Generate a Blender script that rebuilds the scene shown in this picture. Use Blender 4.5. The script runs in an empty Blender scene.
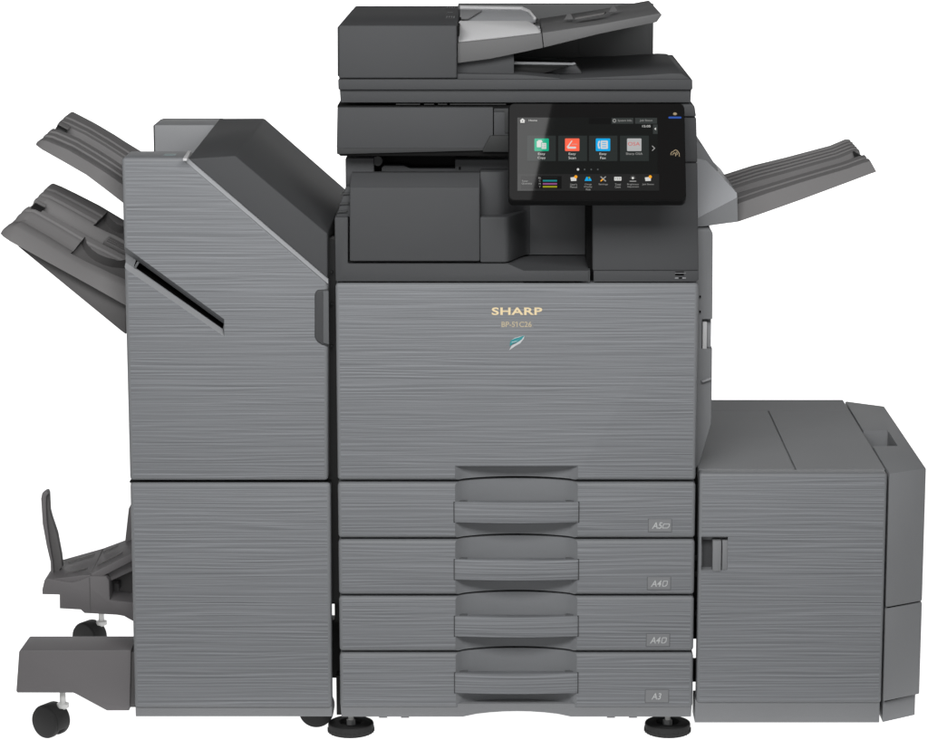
import bpy, bmesh, math
from mathutils import Vector, Matrix
R = math.radians
scene = bpy.context.scene
COL = scene.collection

# ------------------------------------------------------------------ camera
F_PX, PITCH, DIST, HCAM = 2764.0, R(10.95), 4.56, 1.537
cam_d = bpy.data.cameras.new('camera')
cam = bpy.data.objects.new('camera', cam_d); COL.objects.link(cam)
cam.location = (0, -DIST, HCAM)
cam.rotation_euler = (R(90) - PITCH, 0, 0)
cam_d.sensor_width = 36
cam_d.lens = 36 * F_PX / 928
cam_d.shift_x = -36 / 928
cam_d.clip_start = 0.05; cam_d.clip_end = 100
scene.camera = cam

# ------------------------------------------------------------------ world and studio lamps
w = bpy.data.worlds.new('World'); scene.world = w; w.use_nodes = True
bg = w.node_tree.nodes['Background']
bg.inputs[0].default_value = (1, 1, 1, 1)
bg.inputs[1].default_value = 0.09

def area(name, loc, target, sx, sy, power, col=(1, 1, 1)):
    l = bpy.data.lights.new(name, 'AREA'); l.shape = 'RECTANGLE'; l.size = sx; l.size_y = sy
    l.energy = power; l.color = col
    o = bpy.data.objects.new(name, l); COL.objects.link(o)
    o.location = loc
    o.rotation_euler = (Vector(target) - Vector(loc)).to_track_quat('-Z', 'Y').to_euler()
    return o
area('key_softbox', (-0.15, -2.15, 2.25), (0, 0, 1.0), 2.8, 0.8, 77)
area('front_fill', (-0.6, -4.2, 1.25), (0, 0, 0.9), 2.4, 0.9, 34)

GLARE = 1.7
scene.view_settings.view_transform = 'Standard'
scene.view_settings.look = 'None'
scene.view_settings.exposure = 0
scene.view_settings.gamma = 1

# ------------------------------------------------------------------ measuring helpers (photo pixel + known plane -> metres)
def ray(px, py):
    a = (px - 500) / F_PX; u = (370 - py) / F_PX
    return Vector((a, math.cos(PITCH) + u * math.sin(PITCH), -math.sin(PITCH) + u * math.cos(PITCH)))
def P(px, py, Y=0.0):
    d = ray(px, py); return Vector((0, -DIST, HCAM)) + d * ((Y + DIST) / d.y)
def PZ(px, py, Z):
    d = ray(px, py); return Vector((0, -DIST, HCAM)) + d * ((Z - HCAM) / d.z)
def X(px, py, Y=0.0): return P(px, py, Y).x
def Zc(py, Y=0.0): return P(500, py, Y).z

# ------------------------------------------------------------------ materials
def nodes_of(name):
    m = bpy.data.materials.new(name); m.use_nodes = True
    nt = m.node_tree
    return m, nt, nt.nodes['Principled BSDF']

def plastic(name, col, rough=0.55, spec=0.35, grain=0.06, bump=0.05):
    m, nt, b = nodes_of(name)
    b.inputs['Roughness'].default_value = rough
    b.inputs['Specular IOR Level'].default_value = spec
    tc = nt.nodes.new('ShaderNodeTexCoord')
    n = nt.nodes.new('ShaderNodeTexNoise'); n.inputs['Scale'].default_value = 900; n.inputs['Detail'].default_value = 2
    n2 = nt.nodes.new('ShaderNodeTexNoise'); n2.inputs['Scale'].default_value = 6; n2.inputs['Detail'].default_value = 3
    nt.links.new(tc.outputs['Object'], n.inputs['Vector']); nt.links.new(tc.outputs['Object'], n2.inputs['Vector'])
    add = nt.nodes.new('ShaderNodeMath'); add.operation = 'ADD'
    nt.links.new(n.outputs[0], add.inputs[0]); nt.links.new(n2.outputs[0], add.inputs[1])
    mr = nt.nodes.new('ShaderNodeMapRange')
    mr.inputs[1].default_value = 0.5; mr.inputs[2].default_value = 1.5
    mr.inputs[3].default_value = 1 - grain; mr.inputs[4].default_value = 1 + grain
    nt.links.new(add.outputs[0], mr.inputs[0])
    mx = nt.nodes.new('ShaderNodeVectorMath'); mx.operation = 'SCALE'
    mx.inputs[0].default_value = col
    nt.links.new(mr.outputs[0], mx.inputs['Scale'])
    nt.links.new(mx.outputs[0], b.inputs['Base Color'])
    if bump:
        bp = nt.nodes.new('ShaderNodeBump'); bp.inputs['Strength'].default_value = bump; bp.inputs['Distance'].default_value = 0.0006
        nt.links.new(n.outputs[0], bp.inputs['Height']); nt.links.new(bp.outputs[0], b.inputs['Normal'])
    return m

def brushed(name, col, amp=0.37, seed=0.0):
    m, nt, b = nodes_of(name)
    b.inputs['Roughness'].default_value = 0.58
    b.inputs['Specular IOR Level'].default_value = 0.2
    tc = nt.nodes.new('ShaderNodeTexCoord')
    def layer(sx, sz, det, off, dist=0.0):
        mp = nt.nodes.new('ShaderNodeMapping')
        mp.inputs['Location'].default_value = (off, off * 0.7, off * 1.3)
        mp.inputs['Scale'].default_value = (sx, sx * 0.5, sz)
        n = nt.nodes.new('ShaderNodeTexNoise'); n.inputs['Scale'].default_value = 1
        n.inputs['Detail'].default_value = det; n.inputs['Distortion'].default_value = dist
        nt.links.new(tc.outputs['Object'], mp.inputs['Vector']); nt.links.new(mp.outputs[0], n.inputs['Vector'])
        return n.outputs[0]
    def op(kind, i, v, j=None):
        mm = nt.nodes.new('ShaderNodeMath'); mm.operation = kind; nt.links.new(i, mm.inputs[0])
        if hasattr(v, 'links'): nt.links.new(v, mm.inputs[1])
        elif v is not None: mm.inputs[1].default_value = v
        if j is not None:
            if hasattr(j, 'links'): nt.links.new(j, mm.inputs[2])
            else: mm.inputs[2].default_value = j
        return mm.outputs[0]
    sp = nt.nodes.new('ShaderNodeSeparateXYZ'); nt.links.new(tc.outputs['Object'], sp.inputs[0])
    z = sp.outputs['Z']
    def threads(period, warp, sx, sz, off):        # moulded ridges that wander and merge
        n = layer(sx, sz, 1.0, off + seed)
        ph = op('MULTIPLY_ADD', n, warp * 2 * math.pi, op('MULTIPLY', z, 2 * math.pi / period))
        sn = op('SINE', ph, None)
        pk = op('MULTIPLY', op('MAXIMUM', sn, 0.0), op('MAXIMUM', sn, 0.0))
        sn = op('MULTIPLY_ADD', pk, 0.9, op('MULTIPLY_ADD', sn, 0.6, -0.22))
        return op('MULTIPLY', sn, op('MULTIPLY_ADD', layer(4.5, 60, 0.0, off * 2.3 + seed), 2.2, -0.35))
    t1 = threads(0.0060, 2.6, 3.2, 56, 3.1)
    t2 = threads(0.0088, 2.6, 2.4, 44, 17.7)
    t3 = threads(0.0038, 2.2, 4.4, 70, 31.3)
    fine = layer(7.0, 420, 0.0, 11.7 + seed)
    s = op('MULTIPLY_ADD', t1, 0.34, op('MULTIPLY_ADD', t2, 0.26, op('MULTIPLY_ADD', t3, 0.22, op('MULTIPLY_ADD', fine, 0.7, -0.35))))
    mr = nt.nodes.new('ShaderNodeMapRange')
    mr.inputs[1].default_value = -1; mr.inputs[2].default_value = 1
    mr.inputs[3].default_value = 1 - amp; mr.inputs[4].default_value = 1 + amp
    nt.links.new(s, mr.inputs[0])
    mx = nt.nodes.new('ShaderNodeVectorMath'); mx.operation = 'SCALE'; mx.inputs[0].default_value = col
    nt.links.new(mr.outputs[0], mx.inputs['Scale']); nt.links.new(mx.outputs[0], b.inputs['Base Color'])
    bp = nt.nodes.new('ShaderNodeBump'); bp.inputs['Strength'].default_value = 0.30; bp.inputs['Distance'].default_value = 0.0007
    nt.links.new(s, bp.inputs['Height']); nt.links.new(bp.outputs[0], b.inputs['Normal'])
    return m

def screen_mat(name, col, strength=1.0, base=(0.003, 0.003, 0.003), spec=0.7):
    m, nt, b = nodes_of(name)
    b.inputs['Base Color'].default_value = (*base, 1)
    b.inputs['Roughness'].default_value = 0.03
    b.inputs['Specular IOR Level'].default_value = spec
    b.inputs['Emission Color'].default_value = (*col, 1)
    b.inputs['Emission Strength'].default_value = strength
    return m

def srgb(*c):
    return tuple(((v / 255) / 12.92 if v / 255 <= 0.04045 else ((v / 255 + 0.055) / 1.055) ** 2.4) for v in c)

M = {}
M['brush'] = brushed('brushed_grey_panel', (0.191, 0.198, 0.208))
M['smooth'] = plastic('smooth_panel_edge', (0.187, 0.193, 0.201), 0.5, 0.3)
M['tealdim'] = plastic('dim_teal_lens', (0.16, 0.22, 0.225), 0.4, 0.3)
M['grey'] = plastic('mid_grey_plastic', (0.205, 0.2095, 0.216), 0.6, 0.2)
M['lgrey'] = plastic('light_grey_plastic', (0.30, 0.305, 0.315))
M['casing'] = plastic('lit_casing', (0.42, 0.428, 0.445), 0.55, 0.2)  # paler colour carries the lamp light on the up-slanted casing face
M['litedge'] = plastic('lit_lip_and_trim', (0.35, 0.357, 0.368), 0.5, 0.2)  # lightened to carry the light on the lower lip and the trim
M['grip'] = plastic('grip_grey_plastic', (0.11, 0.114, 0.118), 0.6, 0.2)
M['traygrey'] = plastic('neutral_grey_plastic', (0.118, 0.118, 0.119), 0.6, 0.2)
M['dimgrey'] = plastic('dull_grey_plastic', (0.22, 0.222, 0.226), 0.6, 0.2)
M['lipshade'] = plastic('shaded_upper_lip', (0.165, 0.17, 0.176), 0.6, 0.2)  # same slot plastic, darkened for the shade on the upper lip
M['bump'] = plastic('shadowed_cutout', (0.027, 0.028, 0.028), 0.6, 0.2)  # near-black colour stands for the shadow in the scanner's cutout
M['wall'] = plastic('inner_wall_plastic', (0.09, 0.092, 0.093), 0.6, 0.2)
M['vlgrey'] = plastic('pale_grey_plastic', (0.54, 0.54, 0.545))
M['dark'] = plastic('charcoal_plastic', (0.0625, 0.064, 0.0665), 0.65, 0.18)
M['dark2'] = plastic('deep_charcoal_plastic', (0.046, 0.047, 0.048), 0.65, 0.18)
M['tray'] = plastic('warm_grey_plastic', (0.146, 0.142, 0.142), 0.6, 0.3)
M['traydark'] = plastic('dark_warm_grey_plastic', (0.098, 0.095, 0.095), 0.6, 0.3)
M['foot'] = plastic('brownish_grey_plastic', (0.134, 0.128, 0.131), 0.6, 0.3)
M['black'] = plastic('black_plastic', (0.010, 0.010, 0.010), 0.5, 0.3)
M['matte'] = plastic('matte_black_plastic', (0.007, 0.007, 0.007), 0.8, 0.08)
M['inner'] = plastic('black_interior', (0.006, 0.006, 0.006), 0.8, 0.1)
M['tyre'] = plastic('black_rubber', (0.018, 0.018, 0.018), 0.65, 0.25)
M['steelgrey'] = plastic('grey_nut', (0.22, 0.22, 0.22), 0.4, 0.5)
M['steel'] = plastic('white_metal_stem', (0.55, 0.55, 0.54), 0.35, 0.5)
M['gold'] = plastic('gold_lettering', (0.74, 0.60, 0.37), 0.5, 0.3, bump=0)
M['gold2'] = plastic('muted_gold_lettering', (0.47, 0.40, 0.275), 0.5, 0.3, bump=0)
M['letter'] = plastic('pale_lettering', (0.47, 0.48, 0.48), 0.5, 0.3, bump=0)
M['teal'] = plastic('teal_enamel', (0.03, 0.25, 0.27), 0.3, 0.5, bump=0)
M['silver'] = plastic('silver_enamel', (0.52, 0.53, 0.54), 0.3, 0.5, bump=0)
M['bezel'] = screen_mat('gloss_black_bezel', (0, 0, 0), 0, (0.0075, 0.0072, 0.0072), 0.16)
M['scr'] = screen_mat('display_black', srgb(12, 14, 13))
M['scrbar'] = screen_mat('display_dark_bar', srgb(30, 30, 30))
M['scrblk'] = screen_mat('display_pure_black', srgb(2, 2, 2))
M['scrtile'] = screen_mat('display_tile', srgb(37, 42, 41))
M['scrbtn'] = screen_mat('display_button', srgb(50, 54, 53))
M['scrtxt'] = screen_mat('display_white', srgb(212, 212, 209))
M['scrtxt2'] = screen_mat('display_grey_white', srgb(155, 155, 153))
M['scrgreen'] = screen_mat('display_green', srgb(0, 172, 132))
M['scror'] = screen_mat('display_orange', srgb(255, 104, 76))
M['scrblue'] = screen_mat('display_blue', srgb(0, 168, 232))
M['scrgrey'] = screen_mat('display_icon_grey', srgb(178, 178, 178))
M['scrred'] = screen_mat('display_red', srgb(204, 88, 84))
M['scryel'] = screen_mat('display_amber', srgb(250, 166, 26))
M['scrcy'] = screen_mat('display_cyan_toner', srgb(20, 132, 136))
M['scrmag'] = screen_mat('display_magenta_toner', srgb(140, 76, 130))
M['scryl'] = screen_mat('display_yellow_toner', srgb(150, 150, 18))
M['scrdot'] = screen_mat('display_dim_dot', srgb(80, 84, 84))
M['lampblue'] = screen_mat('indicator_blue', srgb(46, 84, 168))
M['nfc'] = screen_mat('glowing_tan_print', srgb(70, 60, 44), 1.0, (0.25, 0.2, 0.13))  # printed marks given a faint glow of their own
gm, gnt, gb = nodes_of('glowing_white_sheet')
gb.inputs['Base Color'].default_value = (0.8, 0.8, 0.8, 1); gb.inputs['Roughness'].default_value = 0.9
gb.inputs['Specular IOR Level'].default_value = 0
gb.inputs['Emission Color'].default_value = (1, 1, 1, 1); gb.inputs['Emission Strength'].default_value = 1.0  # glow added so the sheet stays pure white and shadowless
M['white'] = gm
M['matfloor'] = plastic('matt_white_floor', (0.45, 0.45, 0.45), 0.9, 0.1, 0.02, 0)

# ------------------------------------------------------------------ mesh builder
class MB:
    def __init__(s): s.bm = bmesh.new(); s.mats = []
    def put(s, tmp, mat, bevel=0, seg=2, ang=25):
        bmesh.ops.remove_doubles(tmp, verts=tmp.verts, dist=1e-6)
        bmesh.ops.recalc_face_normals(tmp, faces=tmp.faces)
        if bevel:
            es = [e for e in tmp.edges if len(e.link_faces) == 2 and e.calc_face_angle(0) > R(ang)]
            bmesh.ops.bevel(tmp, geom=es, offset=bevel, segments=seg, profile=0.5, affect='EDGES', clamp_overlap=True)
        mm = M[mat] if isinstance(mat, str) else mat
        if mm not in s.mats: s.mats.append(mm)
        i = s.mats.index(mm)
        for f in tmp.faces: f.material_index = i
        me = bpy.data.meshes.new('tmp'); tmp.to_mesh(me); tmp.free()
        s.bm.from_mesh(me); bpy.data.meshes.remove(me)
        return s
    def box(s, x0, x1, y0, y1, z0, z1, mat, bevel=0.002, **k):
        t = bmesh.new(); bmesh.ops.create_cube(t, size=1)
        for v in t.verts: v.co = Vector(((x0 + x1) / 2 + v.co.x * (x1 - x0), (y0 + y1) / 2 + v.co.y * (y1 - y0), (z0 + z1) / 2 + v.co.z * (z1 - z0)))
        return s.put(t, mat, bevel, **k)
    def smooth_edges(s):                          # pattern only on the flat front, rounded rim left smooth
        mm = M['smooth']
        if mm not in s.mats: s.mats.append(mm)
        i = s.mats.index(mm); s.bm.normal_update()
        for f in s.bm.faces:
            if f.normal.y > -0.9995: f.material_index = i
        return s
    def pbox(s, p0, q0, p1, q1, y0, y1, mat, bevel=0.002, **k):   # photo rectangle standing on plane y0
        m = (q0 + q1) / 2
        return s.box(X(p0, m, y0), X(p1, m, y0), y0, y1, Zc(q1, y0), Zc(q0, y0), mat, bevel, **k)
    def loops(s, A, B, mat, bevel=0.002, **k):    # two matching loops of points joined to a solid
        t = bmesh.new()
        a = [t.verts.new(v) for v in A]; b = [t.verts.new(v) for v in B]
        n = len(a)
        t.faces.new(a); t.faces.new(b[::-1])
        for i in range(n):
            t.faces.new((a[i], b[i], b[(i + 1) % n], a[(i + 1) % n]))
        return s.put(t, mat, bevel, **k)
    def prism(s, pts, y0, y1, mat, bevel=0.002, **k):             # photo outline on plane y0, extruded back to y1
        A = [P(a, b, y0) for a, b in pts]
        return s.loops(A, [Vector((v.x, y1, v.z)) for v in A], mat, bevel, **k)
    def zprism(s, xy, z0, z1, mat, bevel=0.002, **k):
        return s.loops([Vector((x, y, z0)) for x, y in xy], [Vector((x, y, z1)) for x, y in xy], mat, bevel, **k)
    def grid(s, rows, mat, closed=False, bevel=0, **k):           # list of equal rows of points
        t = bmesh.new()
        V = [[t.verts.new(p) for p in r] for r in rows]
        n = len(rows[0])
        for i in range(len(rows) - 1):
            for j in range(n if closed else n - 1):
                t.faces.new((V[i][j], V[i][(j + 1) % n], V[i + 1][(j + 1) % n], V[i + 1][j]))
        if closed:
            t.faces.new(V[0]); t.faces.new(V[-1][::-1])
        return s.put(t, mat, bevel, **k)
    def cyl(s, c0, c1, r0, r1, mat, n=32, bevel=0, **k):
        c0 = Vector(c0); c1 = Vector(c1); ax = (c1 - c0).normalized()
        u = ax.orthogonal().normalized(); v = ax.cross(u)
        A = [c0 + (u * math.cos(2 * math.pi * i / n) + v * math.sin(2 * math.pi * i / n)) * r0 for i in range(n)]
        B = [c1 + (u * math.cos(2 * math.pi * i / n) + v * math.sin(2 * math.pi * i / n)) * r1 for i in range(n)]
        return s.loops(A, B, mat, bevel, **k)
    def build(s, name, parent=None, ang=32):
        me = bpy.data.meshes.new(name)
        off = world_base(parent)
        bmesh.ops.translate(s.bm, verts=s.bm.verts, vec=-off)
        s.bm.to_mesh(me); s.bm.free()
        for m in s.mats: me.materials.append(m)
        me.polygons.foreach_set('use_smooth', [True] * len(me.polygons))
        me.set_sharp_from_angle(angle=R(ang))
        o = bpy.data.objects.new(name, me); COL.objects.link(o)
        if parent: o.parent = parent
        return o

BASE = {}
def world_base(o):
    while o is not None:
        if o.name in BASE: return BASE[o.name]
        o = o.parent
    return Vector((0, 0, 0))

def cut(o, mb):
    c = mb.build('cutter', o.parent)
    c.parent = o.parent
    md = o.modifiers.new('cut', 'BOOLEAN'); md.operation = 'DIFFERENCE'; md.object = c; md.solver = 'EXACT'; md.material_mode = 'TRANSFER'
    dg = bpy.context.evaluated_depsgraph_get(); dg.update()
    me = bpy.data.meshes.new_from_object(o.evaluated_get(dg))
    o.modifiers.clear()
    old = o.data; o.data = me; me.name = o.name
    bpy.data.meshes.remove(old)
    cm = c.data; bpy.data.objects.remove(c); bpy.data.meshes.remove(cm)
    me.polygons.foreach_set('use_smooth', [True] * len(me.polygons))
    me.set_sharp_from_angle(angle=R(32))

def thing(name, loc, label, cat):
    o = bpy.data.objects.new(name, None); COL.objects.link(o); o.empty_display_size = 0.1
    o.location = loc; BASE[o.name] = Vector(loc)
    o['label'] = label; o['category'] = cat
    return o

def text_verts(s, bold=0.0, spacing=1.0, shear=0.0):
    c = bpy.data.curves.new('t', 'FONT'); c.body = s; c.offset = bold; c.space_character = spacing; c.shear = shear
    c.align_x = 'CENTER'; c.resolution_u = 4
    o = bpy.data.objects.new('t', c); COL.objects.link(o)
    dg = bpy.context.evaluated_depsgraph_get(); dg.update()
    me = bpy.data.meshes.new_from_object(o.evaluated_get(dg))
    bpy.data.objects.remove(o); bpy.data.curves.remove(c)
    return me

def put_text(mb, s, mat, mapper, cx, cy, w, h, bold=0.0, spacing=1.0, shear=0.0, off=0.0006):
    """letters filling a w x h photo-pixel box centred on cx,cy; mapper(px,py,off) gives the point on the surface"""
    me = text_verts(s, bold, spacing, shear)
    xs = [v.co.x for v in me.vertices]; ys = [v.co.y for v in me.vertices]
    x0, x1, y0, y1 = min(xs), max(xs), min(ys), max(ys)
    for v in me.vertices:
        px = cx + ((v.co.x - x0) / (x1 - x0) - 0.5) * w
        py = cy - ((v.co.y - y0) / (y1 - y0) - 0.5) * h
        v.co = mapper(px, py, off)
    t = bmesh.new(); t.from_mesh(me); bpy.data.meshes.remove(me)
    mm = M[mat]
    if mm not in mb.mats: mb.mats.append(mm)
    for f in t.faces: f.material_index = mb.mats.index(mm)
    m2 = bpy.data.meshes.new('t2'); t.to_mesh(m2); t.free()
    mb.bm.from_mesh(m2); bpy.data.meshes.remove(m2)

def flat(mb, pts, mat, mapper, off):
    t = bmesh.new(); t.faces.new([t.verts.new(mapper(a, b, off)) for a, b in pts])
    mm = M[mat]
    if mm not in mb.mats: mb.mats.append(mm)
    for f in t.faces: f.material_index = mb.mats.index(mm)
    m2 = bpy.data.meshes.new('t2'); t.to_mesh(m2); t.free()
    mb.bm.from_mesh(m2); bpy.data.meshes.remove(m2)
def rect(mb, x0, y0, x1, y1, mat, mapper, off): flat(mb, [(x0, y1), (x1, y1), (x1, y0), (x0, y0)], mat, mapper, off)
def disc(mb, cx, cy, r, mat, mapper, off, n=16, ry=None):
    ry = ry or r
    flat(mb, [(cx + r * math.cos(-2 * math.pi * i / n), cy + ry * math.sin(-2 * math.pi * i / n)) for i in range(n)], mat, mapper, off)
def front(Y):
    return lambda a, b, off: P(a, b, Y - off)

# ------------------------------------------------------------------ setting: white sweep, with an added glow
g = MB(); g.box(-6, 6, -0.055, 3.0, -0.05, 0, 'white', 0)
o = g.build('ground'); o['kind'] = 'structure'
g = MB(); g.box(-6, 6, -6, -0.0555, -0.05, -0.0005, 'matfloor', 0)
o = g.build('floor'); o['kind'] = 'structure'
g = MB()
rows = []
for x in (-6, 6):
    rows.append([Vector((x, 3.0 + 1.0 * math.sin(R(a)), 1.0 - math.cos(R(a)))) for a in range(0, 91, 6)] + [Vector((x, 4.0, 1.7))])
g.grid(rows, 'white')
o = g.build('backdrop'); o['kind'] = 'structure'

# ================================================================== PRINTER
pr = thing('multifunction_printer', (0.03, 0.3, 0), 'tall charcoal and grey office copier with touchscreen, four paper drawers and scanner on top', 'copier')
XL, XR = X(335.2, 283), X(698.5, 283)
DB = 0.55
# inner chassis
b = MB()
b.box(XL + .004, XR - .004, 0.045, DB, Zc(700), Zc(287), 'inner', 0)
b.box(XL + .03, XR - .004, 0.20, DB, Zc(288), Zc(158, .2), 'dark2', 0.002)
b.build('chassis', pr)
# front door with the recess carried down from it
RX0, RX1 = X(455, 475), X(578, 475)
def recess_xy(x0, x1, yb, depth=0.028, n=16):
    pts = [(x0, 0.0), (RX0, 0.0)]
    for i in range(1, n):
        t = i / n; pts.append((RX0 + (RX1 - RX0) * t, 0.004 + depth * (1 - (2 * t - 1) ** 2) ** 0.8))
    pts += [(RX1, 0.0), (x1, 0.0), (x1, yb), (x0, yb)]
    return pts
zb, zt = Zc(480.4), Zc(283.3); zr = Zc(466)
d = MB()
d.box(XL, XR, 0, 0.044, zb, zt, 'brush', 0.006, seg=4); d.smooth_edges()
door = d.build('front_door', pr)
c = MB(); pts = [(x, y) for x, y in recess_xy(RX0, RX1, 0)[1:-3]]
c.zprism([(RX0, -0.02)] + pts + [(RX1, 0.0), (RX1, -0.02)], zb - 0.02, zr, 'smooth', 0)
cut(door, c)
# lettering
t = MB(); put_text(t, 'SHARP', 'gold', front(0), 517, 311.2, 50.5, 7.6, bold=0.026, spacing=1.06); t.build('brand_lettering', door)
t = MB(); t.pbox(500.5, 319.6, 533.5, 328.8, -0.0004, 0.001, 'grey', 0)
put_text(t, 'BP-51C26', 'gold2', front(0), 516.6, 324.3, 30, 5.4, bold=0.012)
flat(t, [(514.9, 323.4), (514.9, 322.8), (516.5, 321.6), (516.9, 322.4)], 'gold2', front(0), 0.0007); t.build('model_plate', door)
t = MB()
flat(t, [(509.2, 350.2), (511.6, 345.6), (516, 343.4), (521, 340), (524.6, 335.4), (523.9, 338.6), (520.6, 343), (515.2, 346.2)], 'silver', front(0), 0.0008)
flat(t, [(509.9, 346.2), (509.9, 342.6), (511, 340.2), (514.6, 338.3), (519, 337.2), (524.6, 335.4), (521.6, 339.6), (517.6, 342), (513, 343.6)], 'teal', front(0), 0.0010)
flat(t, [(511.4, 340.1), (514.6, 337.9), (519, 336.7), (524.9, 335), (519, 337.3), (514.6, 338.5)], 'silver', front(0), 0.0012)
flat(t, [(511, 342.6), (516, 341.6), (520, 339.4), (516.6, 341), (512, 341.8)], 'silver', front(0), 0.0013)
t.build('leaf_emblem', door)

# drawers
tops = [482.8, 540.2, 596.9, 653.5]; bots = [538.2, 594.9, 651.5, 708.2]
plates = [(660.0, 525.6, 'A5', 'R'), (659.0, 583.6, 'A4', 'L'), (658.0, 640.4, 'A4', 'L'), (657.0, 696.5, 'A3', '')]
for i in range(4):
    z0, z1 = Zc(bots[i]), Zc(tops[i])
    d = MB(); d.box(XL, XR, 0, 0.044, z0, z1, 'brush', 0.006, seg=4); d.smooth_edges()
    dr = d.build('drawer', pr)
    c = MB(); c.zprism([(RX0, -0.02)] + pts + [(RX1, 0.0), (RX1, -0.02)], z0 - 0.02, z1 + 0.02, 'smooth', 0)
    cut(dr, c)
    hb = MB(); n = 14; fr = []; bk = []
    hx0, hx1 = RX0 - 0.0015, RX1 + 0.0015
    for k in range(n + 1):
        u = k / n; x = hx0 + (hx1 - hx0) * u; bul = (1 - (2 * u - 1) ** 2)
        fr.append((x, -0.002 - 0.007 * bul)); bk.append((x, 0.010 - 0.002 * bul))
    y = tops[i]
    for hx in (hx0, hx1): hb.box(hx - .0013, hx + .0013, -.0006, .004, Zc(y + 39.9), Zc(y + 18.9), 'dark', 0)
    for sg, hx in ((1, hx0), (-1, hx1)): hb.box(min(hx + sg * .008, hx + sg * .022), max(hx + sg * .008, hx + sg * .022), .001, .012, Zc(y + 19.4), Zc(y + 18.8), 'grip', 0)
    hb.zprism(fr + bk[::-1], Zc(y + 39.6), Zc(y + 19.2), 'brush', 0.0022)
    hb.build('handle', dr)
    px, py, s, ic = plates[i]
    pb = MB(); pb.pbox(px - 12.0, py - 6.7, px + 12.0, py + 6.7, -0.0004, 0.001, 'grip', 0.0003, seg=1); pb.pbox(px - 11.5, py - 6.2, px + 11.5, py + 6.2, -0.0012, 0.001, 'grey', 0.0005, seg=1)
    if ic:
        put_text(pb, s, 'letter', front(-0.0012), px - 2.8, py, 10.6, 6.4, bold=0.012, shear=0.25, off=0.0004)
        cx = px + 5.6
        if ic == 'L': pl = [(cx - 1.0, py - 2.5), (cx + 2.9, py - 2.5), (cx + 2.3, py + 1.5), (cx + .7, py + 2.7), (cx - 2.2, py + 2.7)]
        else: pl = [(cx - 1.9, py - 1.6), (cx + 4.0, py - 1.6), (cx + 3.3, py + 1.3), (cx + 1.9, py + 2.5), (cx - 3.2, py + 2.5)]
        for k in range(5):
            (ax_, ay_), (bx_, by_) = pl[k], pl[(k + 1) % 5]
            L_ = math.hypot(bx_ - ax_, by_ - ay_); nx, ny = -(by_ - ay_) / L_ * .38, (bx_ - ax_) / L_ * .38
            flat(pb, [(ax_ - nx, ay_ - ny), (ax_ + nx, ay_ + ny), (bx_ + nx, by_ + ny), (bx_ - nx, by_ - ny)], 'letter', front(-0.0012), 0.0004 + k * 1e-5)
        flat(pb, [pl[2], (pl[3][0] + .2, pl[2][1] - .1), pl[3]], 'letter', front(-0.0012), 0.0005)
    else:
        put_text(pb, s, 'letter', front(-0.0012), px - 0.6, py, 10, 6.4, bold=0.012, shear=0.25, off=0.0004)
    pb.build('size_plate', dr)
# base skirt with a shallow arch
s = MB()
sk = [(340.4, 704.0), (691.8, 704.0), (691, 717), (571, 717)]
for k in range(1, 8):
    u = k / 8; sk.append((571 - 108 * u, 717 - 5.5 * math.sin(math.pi * u) ** 0.7))
sk += [(463, 717), (341.6, 717)]
s.prism(sk, 0.0035, 0.05, 'grey', 0.001)
s.box(XL + .01, XR - .01, 0.05, DB, Zc(714), Zc(700), 'inner', 0)
for px in (383, 405, 611, 633): s.pbox(px - 4, 716.5, px + 4, 718, 0.03, 0.05, 'grey', 0)
s.build('base_skirt', pr)
for px, Y in ((351, 0.06), (667.5, 0.06), (356, 0.47), (662, 0.47)):
    x = X(px, 729, Y); f = MB()
    prf = [(0.0, 0.0), (0.0385, 0.0), (0.0398, 0.001), (0.0398, 0.0145), (0.039, 0.0165), (0.0365, 0.0178), (0.021, 0.0178), (0.019, 0.0165), (0.0175, 0.0125), (0.0, 0.0125)]
    rows = [[Vector((x + rr * math.cos(2 * math.pi * i / 56), Y + rr * math.sin(2 * math.pi * i / 56), zz)) for i in range(57)] for rr, zz in prf]
    f.grid(rows, 'tyre')
    for k in range(28):
        a = 2 * math.pi * k / 28
        f.box(x + .0396 * math.cos(a) - .0014, x + .0396 * math.cos(a) + .0014, Y + .0396 * math.sin(a) - .0014, Y + .0396 * math.sin(a) + .0013, 0.001, 0.0075, 'tyre', 0)
    fo = f.build('levelling_foot', pr)
    f = MB(); f.cyl((x, Y, 0.012), (x, Y, 0.06), 0.0048, 0.0048, 'steel', 20)
    f.cyl((x, Y, 0.0126), (x, Y, 0.0215), 0.0085, 0.008, 'steelgrey', 6)
    f.build('bolt', fo)

# ---- charcoal middle section
m = MB()
m.prism([(334.5, 217), (348, 217), (348, 263.6), (508, 263.6), (524, 270.5), (589, 270.5), (589, 281.6), (335.5, 281.6)], 0.0, 0.12, 'dark', 0.0025)
m.prism([(345.5, 187), (351, 186), (351, 217), (336, 217)], 0.012, 0.2, 'dark', 0.002)
m.pbox(345.5, 158, 374, 190, 0.045, 0.2, 'dark', 0.002)
for (a, b2, c2) in ((342, 193, 3), (340, 203, 4), (338, 211, 4)):
    m.prism([(a, b2), (a + 9, b2 - 1), (a + 9, b2 + 1.5), (a - c2 / 3, b2 + 2)], 0.008, 0.03, 'dark2', 0.0008)
m.build('front_frame', pr)
t = MB()
A = [(349.5, 187), (480, 187), (480, 261.4), (349.5, 261.4)]
t.prism(A, -0.003, 0.05, 'dark', 0.003, seg=3)
A1 = [P(349.5, 188, -0.003), P(480, 188, -0.003), P(480, 188, .05), P(349.5, 188, .05)]
zt_ = Zc(171.5, 0.045)
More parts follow.
